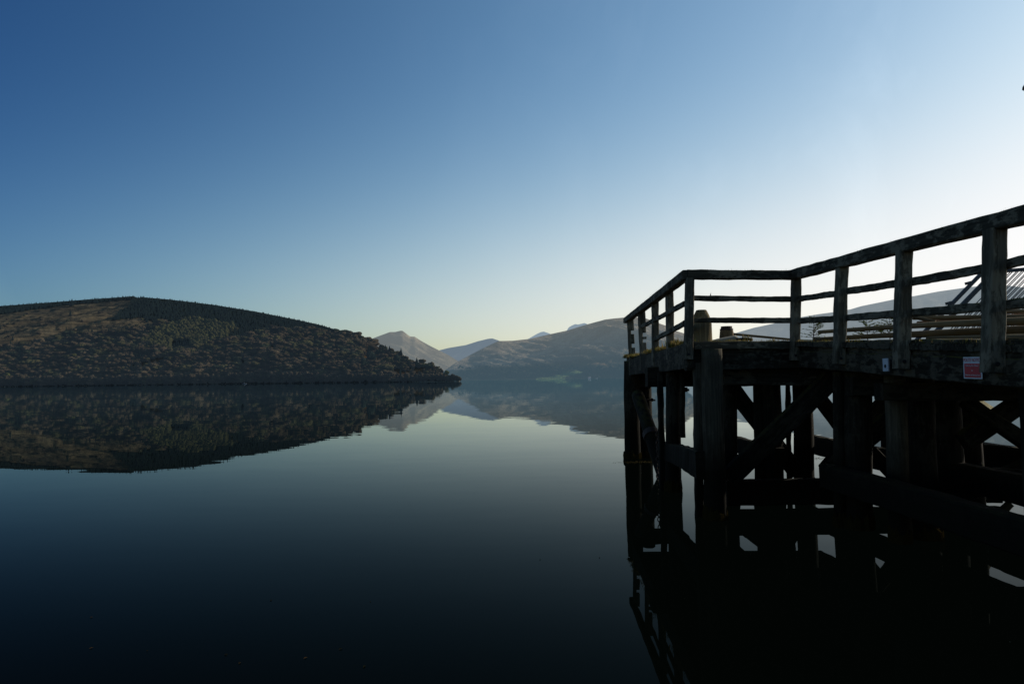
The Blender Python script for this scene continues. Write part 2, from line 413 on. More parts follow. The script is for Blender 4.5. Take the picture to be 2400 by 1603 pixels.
rust = [[(305, 864), (360, 842), (409, 836), (405, 846), (330, 866)], [(855, 818), (882, 806), (895, 830), (925, 832), (935, 850), (915, 852), (850, 852)], [(915, 868), (975, 860), (1010, 866), (1030, 876), (960, 880), (915, 880)], [(840, 862), (880, 860), (880, 870), (845, 872)], [(955, 842), (975, 846), (990, 856), (960, 856)]]
def cover(x, y):
    if inside(x, y, moor): return 'moor'
    for r_ in rust:
        if inside(x, y, r_): return 'rust'
    if inside(x, y, spruce2) or inside(x, y, spruce3) or inside(x, y, dark1): return 'spruce'
    if inside(x, y, larch): return 'larch'
    if x < 915 and y < interp(x, CONIFER_LOW): return 'spruce'
    return 'wood'
def hill_col(x, y, p):
    k = cover(x, y)
    n = fbm(p[0]/90, p[1]/200, p[2]/11)
    if k == 'moor':
        a = np.array((.145, .112, .066)); b = np.array((.070, .061, .046)); q = min(1, max(0, .55+n*.9)); return a*q+b*(1-q)
    if k == 'rust': return np.array((.125, .066, .027))*(1+.3*n)
    if k == 'larch': return (.045, .042, .022)
    if k == 'spruce': return (.012, .016, .012)
    if p[2] < 14 and x < 960: return (.004, .004, .004)  # shadow under the bank painted as near-black ground along the shore
    return (.040, .031, .021)
M['hill'] = land_mat('moor and woodland floor', 0.055, 1/15, (.26, .26, 3.6), (.085, .135, .19), 1.0, 4.5)
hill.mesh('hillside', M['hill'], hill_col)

# --- mountains
def mt(name, *a, colour, mat, **k):
    T = Terrain(*a, **k); T.mesh(name, mat, colour); return T
def grassy(c1, c2, sx=300, sz=60):
    c1, c2 = np.array(c1), np.array(c2)
    def f(x, y, p):
        q = min(1, max(0, .5+fbm(p[0]/sx, p[1]/sx, p[2]/sz)*.8)); return c1*q+c2*(1-q)
    return f
MR = [(1000, 890), (1030, 878), (1045, 866), (1066, 851), (1090, 838), (1130, 817), (1168, 799), (1201, 798.5), (1242, 794), (1285, 784), (1329, 774.5), (1378, 759.5), (1419, 748.6), (1441, 746), (1465, 744), (1490, 744), (1514, 746), (1546, 758), (1560, 763), (1583, 775), (1603, 781), (1640, 800), (1720, 840), (1800, 870)]
field1 = [(1296, 885), (1300, 881), (1312, 877), (1330, 872), (1350, 870), (1368, 869.5), (1362, 875.5), (1340, 879), (1306, 887.5)]
field2 = [(1256, 886.5), (1275, 884), (1296, 882.5), (1326, 887), (1326, 889), (1256, 889)]
field3 = [(1417, 866), (1432, 864.8), (1431, 867.5), (1419, 868)]
tan1 = [(1374, 855), (1395, 850), (1430, 846.5), (1470, 843), (1490, 850), (1460, 853), (1400, 855)]
tan2 = [(1405, 862), (1412, 859), (1440, 858), (1440, 859.5), (1415, 861), (1408, 864)]
def mr_col(x, y, p):
    n = fbm(p[0]/420, p[1]/420, p[2]/60)
    if inside(x, y, field1) or inside(x, y, field2) or inside(x, y, field3): return np.array((.19, .235, .085))*(1+.15*n)
    if inside(x, y, tan1) or inside(x, y, tan2): return np.array((.20, .13, .075))*(1+.15*n)
    top = interp(x, MR); t_ = (y-top)/max(1, 889-top)
    woodl = np.array((.022, .027, .020)); heath = np.array((.36, .285, .21)); mid = np.array((.25, .21, .165))
    q = t_*1.08+n*.34
    c = heath if q < .15 else heath+(mid-heath)*min(1, (q-.15)/.35) if q < .5 else mid+(woodl-mid)*min(1, (q-.5)/.42)
    if t_ > .78: c = woodl*1.3+np.array((.012, .008, .004))*(1+2*n)
    return c
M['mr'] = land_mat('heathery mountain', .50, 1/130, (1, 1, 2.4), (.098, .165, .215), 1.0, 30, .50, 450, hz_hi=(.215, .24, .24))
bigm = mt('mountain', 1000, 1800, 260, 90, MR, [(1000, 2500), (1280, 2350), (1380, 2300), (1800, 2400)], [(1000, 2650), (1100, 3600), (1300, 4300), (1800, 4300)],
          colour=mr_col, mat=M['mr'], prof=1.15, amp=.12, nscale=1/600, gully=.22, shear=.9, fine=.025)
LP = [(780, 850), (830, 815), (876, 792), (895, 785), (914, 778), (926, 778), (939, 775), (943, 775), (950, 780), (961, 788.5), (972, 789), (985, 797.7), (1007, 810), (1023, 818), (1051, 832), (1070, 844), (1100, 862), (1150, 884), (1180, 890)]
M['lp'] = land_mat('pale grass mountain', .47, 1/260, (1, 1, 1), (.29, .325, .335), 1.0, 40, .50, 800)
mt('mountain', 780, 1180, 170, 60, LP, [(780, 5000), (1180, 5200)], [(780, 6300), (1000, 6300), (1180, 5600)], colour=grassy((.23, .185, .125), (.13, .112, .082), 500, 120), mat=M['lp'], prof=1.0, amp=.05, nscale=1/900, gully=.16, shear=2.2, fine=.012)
VH = [(1000, 834), (1029, 821), (1051, 815.4), (1092, 808.6), (1119, 800), (1143.5, 794), (1154, 793), (1168, 797.7), (1200, 812), (1260, 840), (1320, 889)]
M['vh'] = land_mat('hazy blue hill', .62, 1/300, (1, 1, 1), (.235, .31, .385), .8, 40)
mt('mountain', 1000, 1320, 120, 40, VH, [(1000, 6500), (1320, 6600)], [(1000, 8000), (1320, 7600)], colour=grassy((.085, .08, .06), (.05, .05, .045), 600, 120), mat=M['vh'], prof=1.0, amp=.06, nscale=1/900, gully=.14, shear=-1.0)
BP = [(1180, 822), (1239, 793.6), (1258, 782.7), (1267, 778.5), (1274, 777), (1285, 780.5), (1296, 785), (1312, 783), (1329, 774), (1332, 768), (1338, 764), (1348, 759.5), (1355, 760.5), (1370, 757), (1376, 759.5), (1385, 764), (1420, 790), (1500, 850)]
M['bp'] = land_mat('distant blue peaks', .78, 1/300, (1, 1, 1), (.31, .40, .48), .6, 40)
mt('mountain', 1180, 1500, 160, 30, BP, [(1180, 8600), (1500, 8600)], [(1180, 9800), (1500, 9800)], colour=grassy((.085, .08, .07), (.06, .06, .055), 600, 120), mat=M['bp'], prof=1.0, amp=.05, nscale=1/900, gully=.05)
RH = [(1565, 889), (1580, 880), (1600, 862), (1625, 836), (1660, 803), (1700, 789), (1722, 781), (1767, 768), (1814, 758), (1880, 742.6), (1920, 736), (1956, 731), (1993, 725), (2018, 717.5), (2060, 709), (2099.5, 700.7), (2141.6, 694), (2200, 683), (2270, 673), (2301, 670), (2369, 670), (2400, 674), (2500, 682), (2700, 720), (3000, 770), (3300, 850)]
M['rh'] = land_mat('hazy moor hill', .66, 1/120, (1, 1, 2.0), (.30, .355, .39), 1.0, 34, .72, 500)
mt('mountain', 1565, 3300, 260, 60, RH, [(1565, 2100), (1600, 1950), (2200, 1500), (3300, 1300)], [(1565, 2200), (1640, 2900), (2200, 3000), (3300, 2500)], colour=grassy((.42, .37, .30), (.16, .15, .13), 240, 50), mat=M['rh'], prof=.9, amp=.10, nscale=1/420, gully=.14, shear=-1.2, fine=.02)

# ------------------------------------------------------------------ trees
def conifer_proto(n_tier=8, k=7, seed=0):
    r_ = random.Random(seed); v = []; f = []
    for i in range(n_tier):
        z0 = .06+.86*i/n_tier; rad = .19*(1-i/n_tier)**.85+.012; tip = z0+.26*(1-.4*i/n_tier)
        b = len(v); a0 = r_.random()*6
        for j in range(2*k):
            a = a0+math.pi*j/k; q = rad*(r_.uniform(.85, 1.25) if j % 2 == 0 else .55)
            v.append((math.cos(a)*q, math.sin(a)*q, z0-(.035 if j % 2 == 0 else 0)+r_.uniform(-.012, .012)))
        v.append((0, 0, min(1, tip)))
        for j in range(2*k): f.append((b+j, b+(j+1) % (2*k), b+2*k))
    return np.array(v), f
def round_proto(nq, seed=0, wide=.42, size=.085, z0=.22, shape=1.0):
    r_ = random.Random(seed); v = []; f = []
    lobes = [(r_.uniform(-.5, .5)*wide, r_.uniform(-.5, .5)*wide, r_.uniform(z0+.22, .80), r_.uniform(.16, .27)) for _ in range(8)]+[(0, 0, .62, .33)]
    for _ in range(nq):
        lx, ly, lz, lr = r_.choice(lobes)
        d = Vector((r_.gauss(0, 1), r_.gauss(0, 1), r_.gauss(0, 1)*shape+.15)).normalized()
        q = lr*(r_.random()**.35)
        p = Vector((lx, ly, lz))+d*q; p.z = max(z0*.7, p.z)
        s = size*r_.uniform(.5, 1.2)
        nn = (d+Vector((r_.gauss(0, .28), r_.gauss(0, .28), r_.gauss(0, .28)))).normalized()
        a = nn.orthogonal().normalized(); b_ = nn.cross(a); an = r_.random()*6
        e1 = a*math.cos(an)+b_*math.sin(an); e2 = (b_*math.cos(an)-a*math.sin(an))*r_.uniform(.4, .9)
        i = len(v); v += [p+e1*s, p+e2*s, p-e1*s, p-e2*s]; f.append((i, i+1, i+2, i+3))
    for lx, ly, lz, lr in lobes:      # the dense inside of each branch cluster
        b = len(v); q = lr*.86; lz = max(lz, q*.9)
        for i in range(1, 4):
            for j in range(7):
                a = j*2*math.pi/7+i*.4; el = -math.pi/2+math.pi*i/4; k = r_.uniform(.85, 1.1)
                v.append(Vector((lx+q*k*math.cos(el)*math.cos(a), ly+q*k*math.cos(el)*math.sin(a), lz+q*k*math.sin(el))))
        v.append(Vector((lx, ly, lz+q))); v.append(Vector((lx, ly, lz-q)))
        for i in range(2):
            for j in range(7): f.append((b+i*7+j, b+i*7+(j+1) % 7, b+i*7+7+(j+1) % 7, b+i*7+7+j))
        for j in range(7): f.append((b+14+j, b+14+(j+1) % 7, b+21)); f.append((b+(j+1) % 7, b+j, b+22))
    return np.array([tuple(x) for x in v]), f
def trunk_proto(seed=0, h=.62, rad=.018, limbs=5):
    r_ = random.Random(seed); mb = MB()
    mb.pole((0, 0, -.03), (r_.uniform(-.02, .02), r_.uniform(-.02, .02), h), rad, rad*.35, 6, 5, .1)
    for i in range(limbs):
        a = r_.random()*6.28; z = h*r_.uniform(.35, .9)
        mb.pole((0, 0, z), (math.cos(a)*.2, math.sin(a)*.2, z+.22), rad*.5, rad*.15, 5, 3, .1)
    return np.array(mb.v), mb.f
def bake(name, protos, inst, mat):
    "one stuff mesh: inst = (proto index, location, height, width factor, yaw, colour)"
    V = []; C = []; faces = []; b = 0
    for k, loc, h, wf, yaw, colr in inst:
        v, f = protos[k]; ca, sa = math.cos(yaw), math.sin(yaw)
        x = (v[:, 0]*ca-v[:, 1]*sa)*h*wf+loc[0]; y = (v[:, 0]*sa+v[:, 1]*ca)*h*wf+loc[1]; z = v[:, 2]*h+loc[2]
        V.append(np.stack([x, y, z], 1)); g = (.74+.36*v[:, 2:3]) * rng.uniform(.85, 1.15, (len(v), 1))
        C.append(np.concatenate([np.array(colr)[None, :]*g, np.ones((len(v), 1))], 1))
        faces += [tuple(b+i for i in q) for q in f]; b += len(v)
    me = bpy.data.meshes.new(name); me.from_pydata(np.concatenate(V).tolist(), [], faces)
    a = me.color_attributes.new('tint', 'FLOAT_COLOR', 'POINT'); a.data.foreach_set('color', np.concatenate(C).astype(np.float32).ravel())
    o = link_mesh(name, me, mat); return o

CP = [conifer_proto(8, 6, s) for s in range(4)]
RP = [round_proto(90, s+20, .46, .055, .10) for s in range(5)]
LPp = [round_proto(50, s+50, .22, .040, .10, 1.6) for s in range(3)]
def size_at(px_h, p): return px_h*p.y/F
con = []; wood = []; lar = []
def shore_y(px): return float(proj(np.array((*hill.ground(px, 2000),)))[1])
n_c = n_w = 0
cells = {}
def y_top(px, py): return px < 420 and py < 752
for _ in range(42000):
    px = random.uniform(-290, 1066); top = float(interp(px, hillR)); lo = 893.5+(1078-px)*.0118
    py = random.uniform(top-.5, lo-1.5)
    k = cover(px, py)
    if k == 'moor' and random.random() < .985: continue
    if k == 'wood' and y_top(px, py) : continue
    if k == 'rust' and random.random() < .97: continue
    if px > 880 and k == 'wood' and random.random() < .35: continue
    sp = {'spruce': 3.4, 'larch': 4.2}.get(k, 5.2)
    key = (k == 'spruce', int(px/sp), int(py/(sp*.62)))
    if key in cells: continue
    cells[key] = 1
    p = hill.ground(px, max(py, top+.05))
    if p is None: continue
    if k == 'spruce':
        h = size_at(random.uniform(5, 9) if py-top > 5 else random.uniform(2.5, 4.5), p); q = random.uniform(.75, 1.2)
        con.append((random.randrange(4), p, h, random.uniform(1.2, 1.8), random.random()*6.3, (.024*q, .036*q, .024*q)))
    elif k == 'larch':
        h = size_at(random.uniform(11, 17), p); q = random.uniform(.7, 1.25); g = random.random()
        lar.append((random.randrange(3), p, h, random.uniform(.9, 1.2), random.random()*6.3, ((.066+.02*g)*q, (.062+.02*g)*q, .030*q)))
    else:
        nn_ = fbm(px/75, py/24, 4); n2_ = fbm(px/26, py/10, 9)
        if nn_+.6*n2_ > .38 and random.random() < .6: continue
        if random.random() < (.45 if nn_ < -.22 else .07):
            con.append((random.randrange(4), p, size_at(random.uniform(11, 19), p), random.uniform(1.1, 1.6), random.random()*6.3, (.022, .033, .024))); continue
        h = size_at(random.triangular(5, 25, 9)*(1 if px < 930 else .7), p); q = random.uniform(.92, 1.08)*min(1.35, max(.6, 1.0+.8*fbm(px/60, py/20, 1))); g = random.random()
        cr = (.088*q, .066*q, .040*q) if g < .70 else (.080*q, .072*q, .032*q) if g < .92 else (.038*q, .044*q, .026*q)
        if k == 'moor': h *= .5
        wood.append((random.randrange(5), p-Vector((0, 0, h*.22)), h, random.uniform(1.2, 1.9), random.random()*6.3, cr))
# scrub down to the waterline
for _ in range(700):
    px = random.uniform(-290, 1070); p = hill.ground(px, 893.5+(1078-px)*.0118-random.uniform(0, 12)); q = random.uniform(.2, .6)
    if p is None: continue
    wood.append((random.randrange(5), p-Vector((0, 0, 1.5)), size_at(random.uniform(6, 11), p), 1.3, random.random()*6.3, (.05*q, .045*q, .034*q)))
# denser trees on the skyline
for i in range(1500):
    px = -290+1205*i/1500+random.uniform(-1, 1); p = hill.ground(px, float(interp(px, hillR))+.15)
    if p is None: continue
    q = random.uniform(.8, 1.1); h = size_at(random.uniform(2.2, 4.2)+3*max(0, random.random()-.85)*6 if px < 660 else random.uniform(6, 11) if px < 760 else random.uniform(7, 15), p)
    con.append((random.randrange(4), p, h, random.uniform(1.2, 1.9), random.random()*6.3, (.024*q, .035*q, .024*q)))
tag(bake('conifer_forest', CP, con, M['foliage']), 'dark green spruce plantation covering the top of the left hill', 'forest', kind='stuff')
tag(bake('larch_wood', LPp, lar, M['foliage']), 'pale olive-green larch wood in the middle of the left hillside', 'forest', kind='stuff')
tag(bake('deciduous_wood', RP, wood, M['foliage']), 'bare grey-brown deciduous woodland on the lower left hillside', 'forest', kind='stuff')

# single trees one can tell apart
def proto_mesh(name, vf, colr, mat, grad=True):
    v, f = vf; me = bpy.data.meshes.new(name); me.from_pydata(v.tolist(), [], f)
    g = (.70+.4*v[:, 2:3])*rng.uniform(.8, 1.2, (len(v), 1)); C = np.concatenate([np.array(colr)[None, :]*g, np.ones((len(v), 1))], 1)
    a = me.color_attributes.new('tint', 'FLOAT_COLOR', 'POINT'); a.data.foreach_set('color', C.astype(np.float32).ravel())
    me.materials.append(mat); return me
crowns = {}
for s in range(4):
    q = (.8, 1.0, 1.2, .9)[s]
    crowns['bare', s] = proto_mesh('crown', round_proto(300, 80+s, .46, .045, .10), (.085*q, .067*q, .042*q), M['foliage'])
    crowns['green', s] = proto_mesh('crown', round_proto(360, 90+s, .36, .045, .12), (.10*q, .10*q, .034*q), M['foliage'])
    crowns['dark', s] = proto_mesh('crown', round_proto(260, 95+s, .36, .07, .06), (.030, .042, .030), M['foliage'])
    crowns['spruce', s] = proto_mesh('crown', conifer_proto(11, 8, 60+s), (.030, .044, .030), M['foliage'])
trunks = [proto_mesh('trunk', trunk_proto(s), (.12, .11, .10), M['foliage']) for s in range(3)]
def tree(kind, px, py, hpx, wf, label, cat, group=None, ground=None, T=hill):
    p = T.ground(px, py) if ground is None else ground
    if p is None: return
    s = random.randrange(4); h = size_at(hpx, p)
    e = empty({'bare': 'bare_tree', 'green': 'leafing_tree', 'dark': 'evergreen_tree', 'spruce': 'spruce_tree'}[kind], p)
    e.rotation_euler.z = random.random()*6.3; e.scale = (h*wf, h*wf, h)
    tag(e, label, cat, group)
    for nm, me in (('trunk', random.choice(trunks)), ('crown', crowns[kind, s])):
        o = bpy.data.objects.new(nm, me); col.objects.link(o); o.parent = e
    return e
for px, py, h, wf, lab in (
        (912, 825, 22, 1.3, 'tallest dark spruce against the grey mountain on the headland slope'),
        (903.5, 826, 19, 1.25, 'dark spruce just left of the tallest one on the headland slope'),
        (897, 836, 22, 1.3, 'dark spruce standing left of the headland spruce row and lower down'),
        (893, 821, 16, 1.3, 'small dark spruce where the hilltop plantation ends above the headland'),
        (940, 839, 25, 1.15, 'narrow lone spruce rising above the headland ridge behind the round evergreen'),
        (977, 862, 26, 1.2, 'dark spruce lowest on the headland, alone among bare trees towards the tip')):
    tree('spruce', px, py, h, wf, lab, 'tree')
for px, py, h, wf, lab in (
        (929.5, 855, 27, .95, 'big round dark evergreen on the rusty headland slope'),
        (869, 852, 32, 1.15, 'broad dark evergreen clump left of the rusty clearing'),
        (852, 858, 22, .9, 'small dark evergreen low beside the broad evergreen clump')):
    tree('dark', px, py, h, wf, lab, 'tree')
for px, py, h, wf, lab in (
        (1046, 884, 17, 1.1, 'yellow-green leafing tree at the end of the headland ridge'),
        (841, 812, 12, 1.2, 'yellow-green leafing tree below the edge of the spruce plantation'),
        (369, 800, 17, .9, 'bright green leafing tree at the left edge of the larch wood'),
        (576, 890, 15, .85, 'small pale green tree on the shore behind the moored boat'),
        (612, 893, 16, .8, 'small pale green tree on the shore right of the moored boat'),
        (22, 898, 26, .75, 'yellowish leafing tree on the shore near the left end of the hill'),
        (178, 846, 20, .9, 'yellow-green tree in the bare woodland low on the hillside')):
    tree('green', px, py, h, wf, lab, 'tree')
x = -120.0
while x < 1040:
    x += random.uniform(9, 15)
    if 1040 > x and abs(x-573) > 6:
        sy = 893.5+(1078-x)*.0118
        tree('bare', x, sy-random.uniform(1, 4), random.uniform(17, 27) if x < 930 else random.uniform(12, 19), random.uniform(.75, 1.1),
             "bare grey-brown tree standing along the water's edge under the wooded hill", 'tree', "bare trees along the far water's edge")
for px, h in ((1034, 17), (1039, 19), (1044, 17), (1049, 18), (1053, 19), (1058, 17), (1062, 20), (1066, 18), (1070, 18), (1074, 16), (1077, 14), (1077.5, 11)):
    tree('bare', min(px, 1077), 2000, h, 1.0, 'low bushy bare tree on the flat tip of the headland', 'tree', 'low bushy trees on the headland tip')

# far shore wood below the big mountain
fw = []
for _ in range(900):
    px = random.uniform(1075, 1620); py = random.triangular(858, 889.5, 886)
    if any(inside(px, py, f_) or inside(px, py-3, f_) or inside(px, py-6, f_) for f_ in (field1, field2, field3, tan1)): continue
    p = bigm.ground(px, py)
    if p is None or p.z > 180: continue
    q = random.uniform(.6, 1.2); g = random.random(); h = size_at(random.uniform(4, 7), p)
    fw.append((random.randrange(3), p, h, 1.3, random.random()*6.3, (.045*q, .034*q, .026*q) if g < .6 else (.026*q, .032*q, .02*q)))
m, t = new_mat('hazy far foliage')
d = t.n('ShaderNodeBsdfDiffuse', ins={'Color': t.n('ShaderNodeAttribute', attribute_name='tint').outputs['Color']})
e = t.n('ShaderNodeEmission', ins={'Color': (.098, .165, .215, 1)}); mx = t.n('ShaderNodeMixShader', ins={0: .5, 1: d.outputs[0], 2: e.outputs[0]}); t.out(mx.outputs[0]); M['farfoliage'] = m  # far haze painted in: bluish glow mixed evenly into the leaves
FP = [round_proto(34, s+120, .5, .14, .1) for s in range(3)]
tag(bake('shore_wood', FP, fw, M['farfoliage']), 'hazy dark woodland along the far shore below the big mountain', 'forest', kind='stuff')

# shoreline stones of the left hill: a low pale rim
rim = MB()
for i in range(200):
    px = 975+103*i/200; q = hill.ground(px, 2000); q = Vector((q.x, q.y-3+random.uniform(-1.5, 1.5), random.uniform(-.1, .35)))
    s_ = random.uniform(.3, 1.0)
    rim.lathe(q, [(s_*.9, -.3), (s_, .1), (s_*.6, .45), (s_*.1, .55)], 6, .6)
for i in range(150):
    px = random.uniform(-120, 975); q = hill.ground(px, 2000); q = Vector((q.x, q.y-3+random.uniform(-1.5, 1.5), random.uniform(-.1, .25))); s_ = random.uniform(.25, .7)
    rim.lathe(q, [(s_*.9, -.3), (s_, .1), (s_*.6, .45), (s_*.1, .55)], 6, .6)
tag(rim.build('shore_stones', plain('pale shore stone', (.20, .175, .13), .9, 0, .3, .8)), 'pale stones strewn along the waterline of the left hill and its headland', 'stones', kind='stuff')

# ------------------------------------------------------------------ cottages and boat
def house(px, py, wpx, hpx, label, T=bigm, gable=True):
    p = T.ground(px, py); u = p.y/F; L, Wd, H = wpx*u, wpx*u*.6, hpx*u*.55
    e = empty('cottage', p); e.rotation_euler.z = R(-42); tag(e, label, 'house')
    def sub(name, v, f, mat, par=e):
        me = bpy.data.meshes.new(name); me.from_pydata(v, [], f); return link_mesh(name, me, mat, par)
    a, b_ = L/2, Wd/2; ph = H+hpx*u*.45
    sub('wall', [(-a, -b_, -2), (a, -b_, -2), (a, b_, -2), (-a, b_, -2), (-a, -b_, H), (a, -b_, H), (a, b_, H), (-a, b_, H), (-a, 0, ph), (a, 0, ph)],
        [(0, 1, 5, 4), (2, 3, 7, 6), (1, 2, 6, 9, 5), (3, 0, 4, 8, 7)], M['housewall'])
    o_ = .25; k = .12
    rf = sub('roof', [(-a-o_, -b_-o_, H-.1), (a+o_, -b_-o_, H-.1), (a+o_, 0, ph+k), (-a-o_, 0, ph+k), (-a-o_, b_+o_, H-.1), (a+o_, b_+o_, H-.1)], [(0, 1, 2, 3), (3, 2, 5, 4)], M['slate'])
    mb = MB(); mb.timber((a*.8, 0, ph-.3), (a*.8, 0, ph+1.1), .7, .6, jit=0)
    me = bpy.data.meshes.new('chimney'); me.from_pydata(mb.v, [], mb.f); link_mesh('chimney', me, M['housewall'], rf)
    for x_ in (-a*.55, a*.5): sub('window', [(x_-.5, -b_-.02, H*.4), (x_+.5, -b_-.02, H*.4), (x_+.5, -b_-.02, H*.8), (x_-.5, -b_-.02, H*.8)], [(0, 1, 2, 3)], M['darkglass'])
    sub('door', [(-.5, -b_-.02, 0), (.5, -b_-.02, 0), (.5, -b_-.02, H*.78), (-.5, -b_-.02, H*.78)], [(0, 1, 2, 3)], M['slate'])
house(1379.5, 887, 6, 4.4, 'tiny white gabled cottage on the far shore below the big mountain')
house(1396, 887, 4.0, 2.4, 'low pale outbuilding on the far shore right of the white cottage', gable=False)

p = at(573, 899.2, 1000); p.z = 0
e = empty('motorboat', p); tag(e, 'small white motorboat moored close under the wooded far shore', 'boat'); e.rotation_euler.z = R(8)
L = 6.2
hull = MB(); rings = []
for i in range(9):
    u = i/8; wd = 1.05*(1-abs(u-.35)**2.2*1.6) if u < .95 else .06; wd = max(.06, wd*(1-max(0, u-.6)*1.6)); x_ = (u-.5)*L; sh = .75+.25*u*u
    rings.append([Vector((x_, -wd, sh))+p, Vector((x_, -wd*.8, .1))+p, Vector((x_, 0, -.25))+p, Vector((x_, wd*.8, .1))+p, Vector((x_, wd, sh))+p])
hull.loops(rings, [[tuple(q) for q in r_] for r_ in rings]); o = hull.build('hull', M['boathull'], e)
cab = MB(); cab.timber(p+Vector((-.6, 0, 1.15)), p+Vector((1.1, 0, 1.05)), 1.5, .8, jit=0, ch=.12, h1=.55); cb = cab.build('cabin', M['boathull'], e)
wn = MB(); wn.timber(p+Vector((-.4, 0, 1.25)), p+Vector((.8, 0, 1.22)), 1.54, .28, jit=0, ch=.02); wn.build('window', M['darkglass'], cb)
ms = MB(); ms.pole(p+Vector((-.3, 0, 1.4)), p+Vector((-.3, 0, 3.6)), .05, .03, 6); ms.build('mast', M['boathull'], e)

# ------------------------------------------------------------------ pier
pier = empty('wooden_pier', (4.5, 11, 0))
tag(pier, 'dark weathered timber pier on heavy cross-braced piles standing in the loch', 'pier')
rail = empty('pier_railing', (3.6, 11, 2.68))
tag(rail, 'weathered lichen-spotted timber railing with three rails around the pier edge', 'railing')
DZ = 2.13+.55                                             # deck level above the water
def deck_z(y): return DZ-max(0, 10.9-y)*.058             # the landward part ramps down
def px_x(px, Y): return at(px, 888, Y).x

Cc, Dd, Ff = Vector((2.74, 10.7, 0)), Vector((4.40, 10.9, 0)), Vector((4.257, 6.15, 0))
# deck
dk = MB()
def plank(x0, x1, y0, y1, z0, z1):
    dk.timber((x0, (y0+y1)/2, z0), (x1, (y0+y1)/2, z1), abs(y1-y0)-.008, .07, jit=.004, ch=.008, seg=6)
y = 5.0
while y < 19.0:
    xl = 2.80+(y-10.7)*.042 if y > 10.85 else 4.34+(y-8)*.02
    zz = deck_z(y)-.05; plank(xl, 11.2 if y < 11.5 else 8.3, y, y+.2, zz, zz); y += .2
dk.build('deck', M['fascia'], pier)
# fascia boards: segment A (seaward side), B (short end), C (landward side)
def fas(p0, p1, hh, th=.09, mat='fascia'):
    mb = MB(); mb.timber(p0, p1, th, hh, jit=.012, ch=.012, seg=34); mb.build('fascia_board', M[mat], pier)
fas(at(1473, 862, 18.9), at(1618, 834, 10.68), .40, .10)
b0, b1 = at(1606, 838, 10.78), at(1862, 833, 11.02)
fas(b0, b1, .41, .09)
fas((b0.x+.12, b0.y-.08, DZ-.065), (b1.x-.1, b1.y-.08, DZ-.065), .125, .05, 'rail')
q0, q1 = at(1862, 831, 10.95), at(2331, 852, 6.20); q2 = q1+(q1-q0)*.55
mb = MB(); mb.timber(q0+Vector((.10, 0, .12)), q2+Vector((.10, 0, .12)), .10, .19, jit=.012, seg=40); mb.build('fascia_board', M['fascia'], pier)
mb = MB(); mb.timber(q0+Vector((.10, .05, -.07)), q2+Vector((.10, 0, -.07)), .16, .25, jit=.012, seg=40); mb.build('fascia_board', M['fascia'], pier)

# piles
def pile(pt, pb, Y, wpx, mat='pile', square=False, top=None):
    a, b_ = at(*pt, Y), at(*pb, Y); dirn = (b_-a).normalized()
    r_ = wpx/2*Y/F; end = a+dirn*((a.z+1.2)/-dirn.z)
    mb = MB()
    if square: mb.timber(a, b_ if square == 'hang' else end, r_*1.75, r_*1.9, jit=.014, ch=.02)
    else: mb.pole(a, end, r_*.96, r_*1.03, 16, 34, .10)
    o = mb.build('pile', M[mat], pier, not square)
    if not square and wpx > 20:      # weed fringe at the tide line
        wd = MB(); c0 = a+dirn*(a.z/-dirn.z); prof = [(r_*.9, .20), (r_*1.08, .15), (r_*1.14, .06), (r_*1.1, -.02), (r_*1.0, -.1)]; rings = []
        for j in range(26):
            an = j*2*math.pi/26; k = random.uniform(.93, 1.10); dz = random.uniform(-.07, .06)
            rings.append([c0+Vector((math.cos(an)*q*(k if 0 < i < 4 else 1), math.sin(an)*q*(k if 0 < i < 4 else 1), z+dz*(i < 3))) for i, (q, z) in enumerate(prof)])
        rings.append(rings[0]); wd.loops([[p for p in r__] for r__ in rings], [[tuple(p) for p in r__] for r__ in rings], cap=False)
        wd.build('seaweed', M['weed'], o)
    return o
M['weed'] = leaf_mat('brown seaweed', False, (.022, .017, .006), .2)
for a in (((1480, 846), (1483, 1085), 18.6, 37), ((1510, 862), (1513, 1085), 18.9, 34), ((1577, 868), (1578, 1110), 13.2, 36),
          ((1667, 818), (1677, 1215), 10.60, 50, 'greywood'), ((1706, 868), (1712, 1190), 12.0, 38),
          ((1778, 868), (1785, 1190), 12.1, 28), ((1806, 868), (1816, 1190), 12.0, 44), ((1879, 868), (1886, 1130), 13.4, 44),
          ((1966, 872), (1968, 1235), 9.95, 26), ((2010, 872), (2014, 1240), 9.85, 62), ((2096, 880), (2112, 1264), 9.0, 46, 'greywood'),
          ((2153, 885), (2172, 1300), 9.2, 62), ((2207, 890), (2230, 1300), 9.8, 74), ((2257, 895), (2280, 1280), 10.4, 62),
          ((2440, 905), (2470, 1500), 6.6, 90), ((2120, 880), (2130, 1150), 13.5, 60), ((2220, 880), (2232, 1150), 13.0, 66), ((2480, 880), (2490, 1200), 12, 80)):
    pile(*a)
pile((1546, 872), (1551, 1060), 13.35, 15, 'pile', True)
pile((1600, 870), (1601, 1026), 13.0, 13, 'pile', 'hang')
pile((1632, 850), (1639, 1210), 10.78, 21, 'greywood', True)
pile((1846, 870), (1850, 1140), 13.45, 12, 'pile', True)

def beam(name, p0, p1, wpx, depth=.22, mat='pile', Y=None, wpx1=None):
    Ym = (p0[2]+p1[2])/2; h0 = wpx*p0[2]/F; h1 = (wpx1 or wpx)*p1[2]/F
    mb = MB(); a, b_ = at(*p0), at(*p1)
    d = (b_-a).normalized(); side = Vector((0, 1, 0))
    up = d.cross(side).normalized()
    mb.timber(a, b_, depth, h0, up=up if abs(d.y) < .7 else (0, 0, 1), jit=.012, ch=.016, h1=h1)
    return mb.build(name, M[mat], pier)
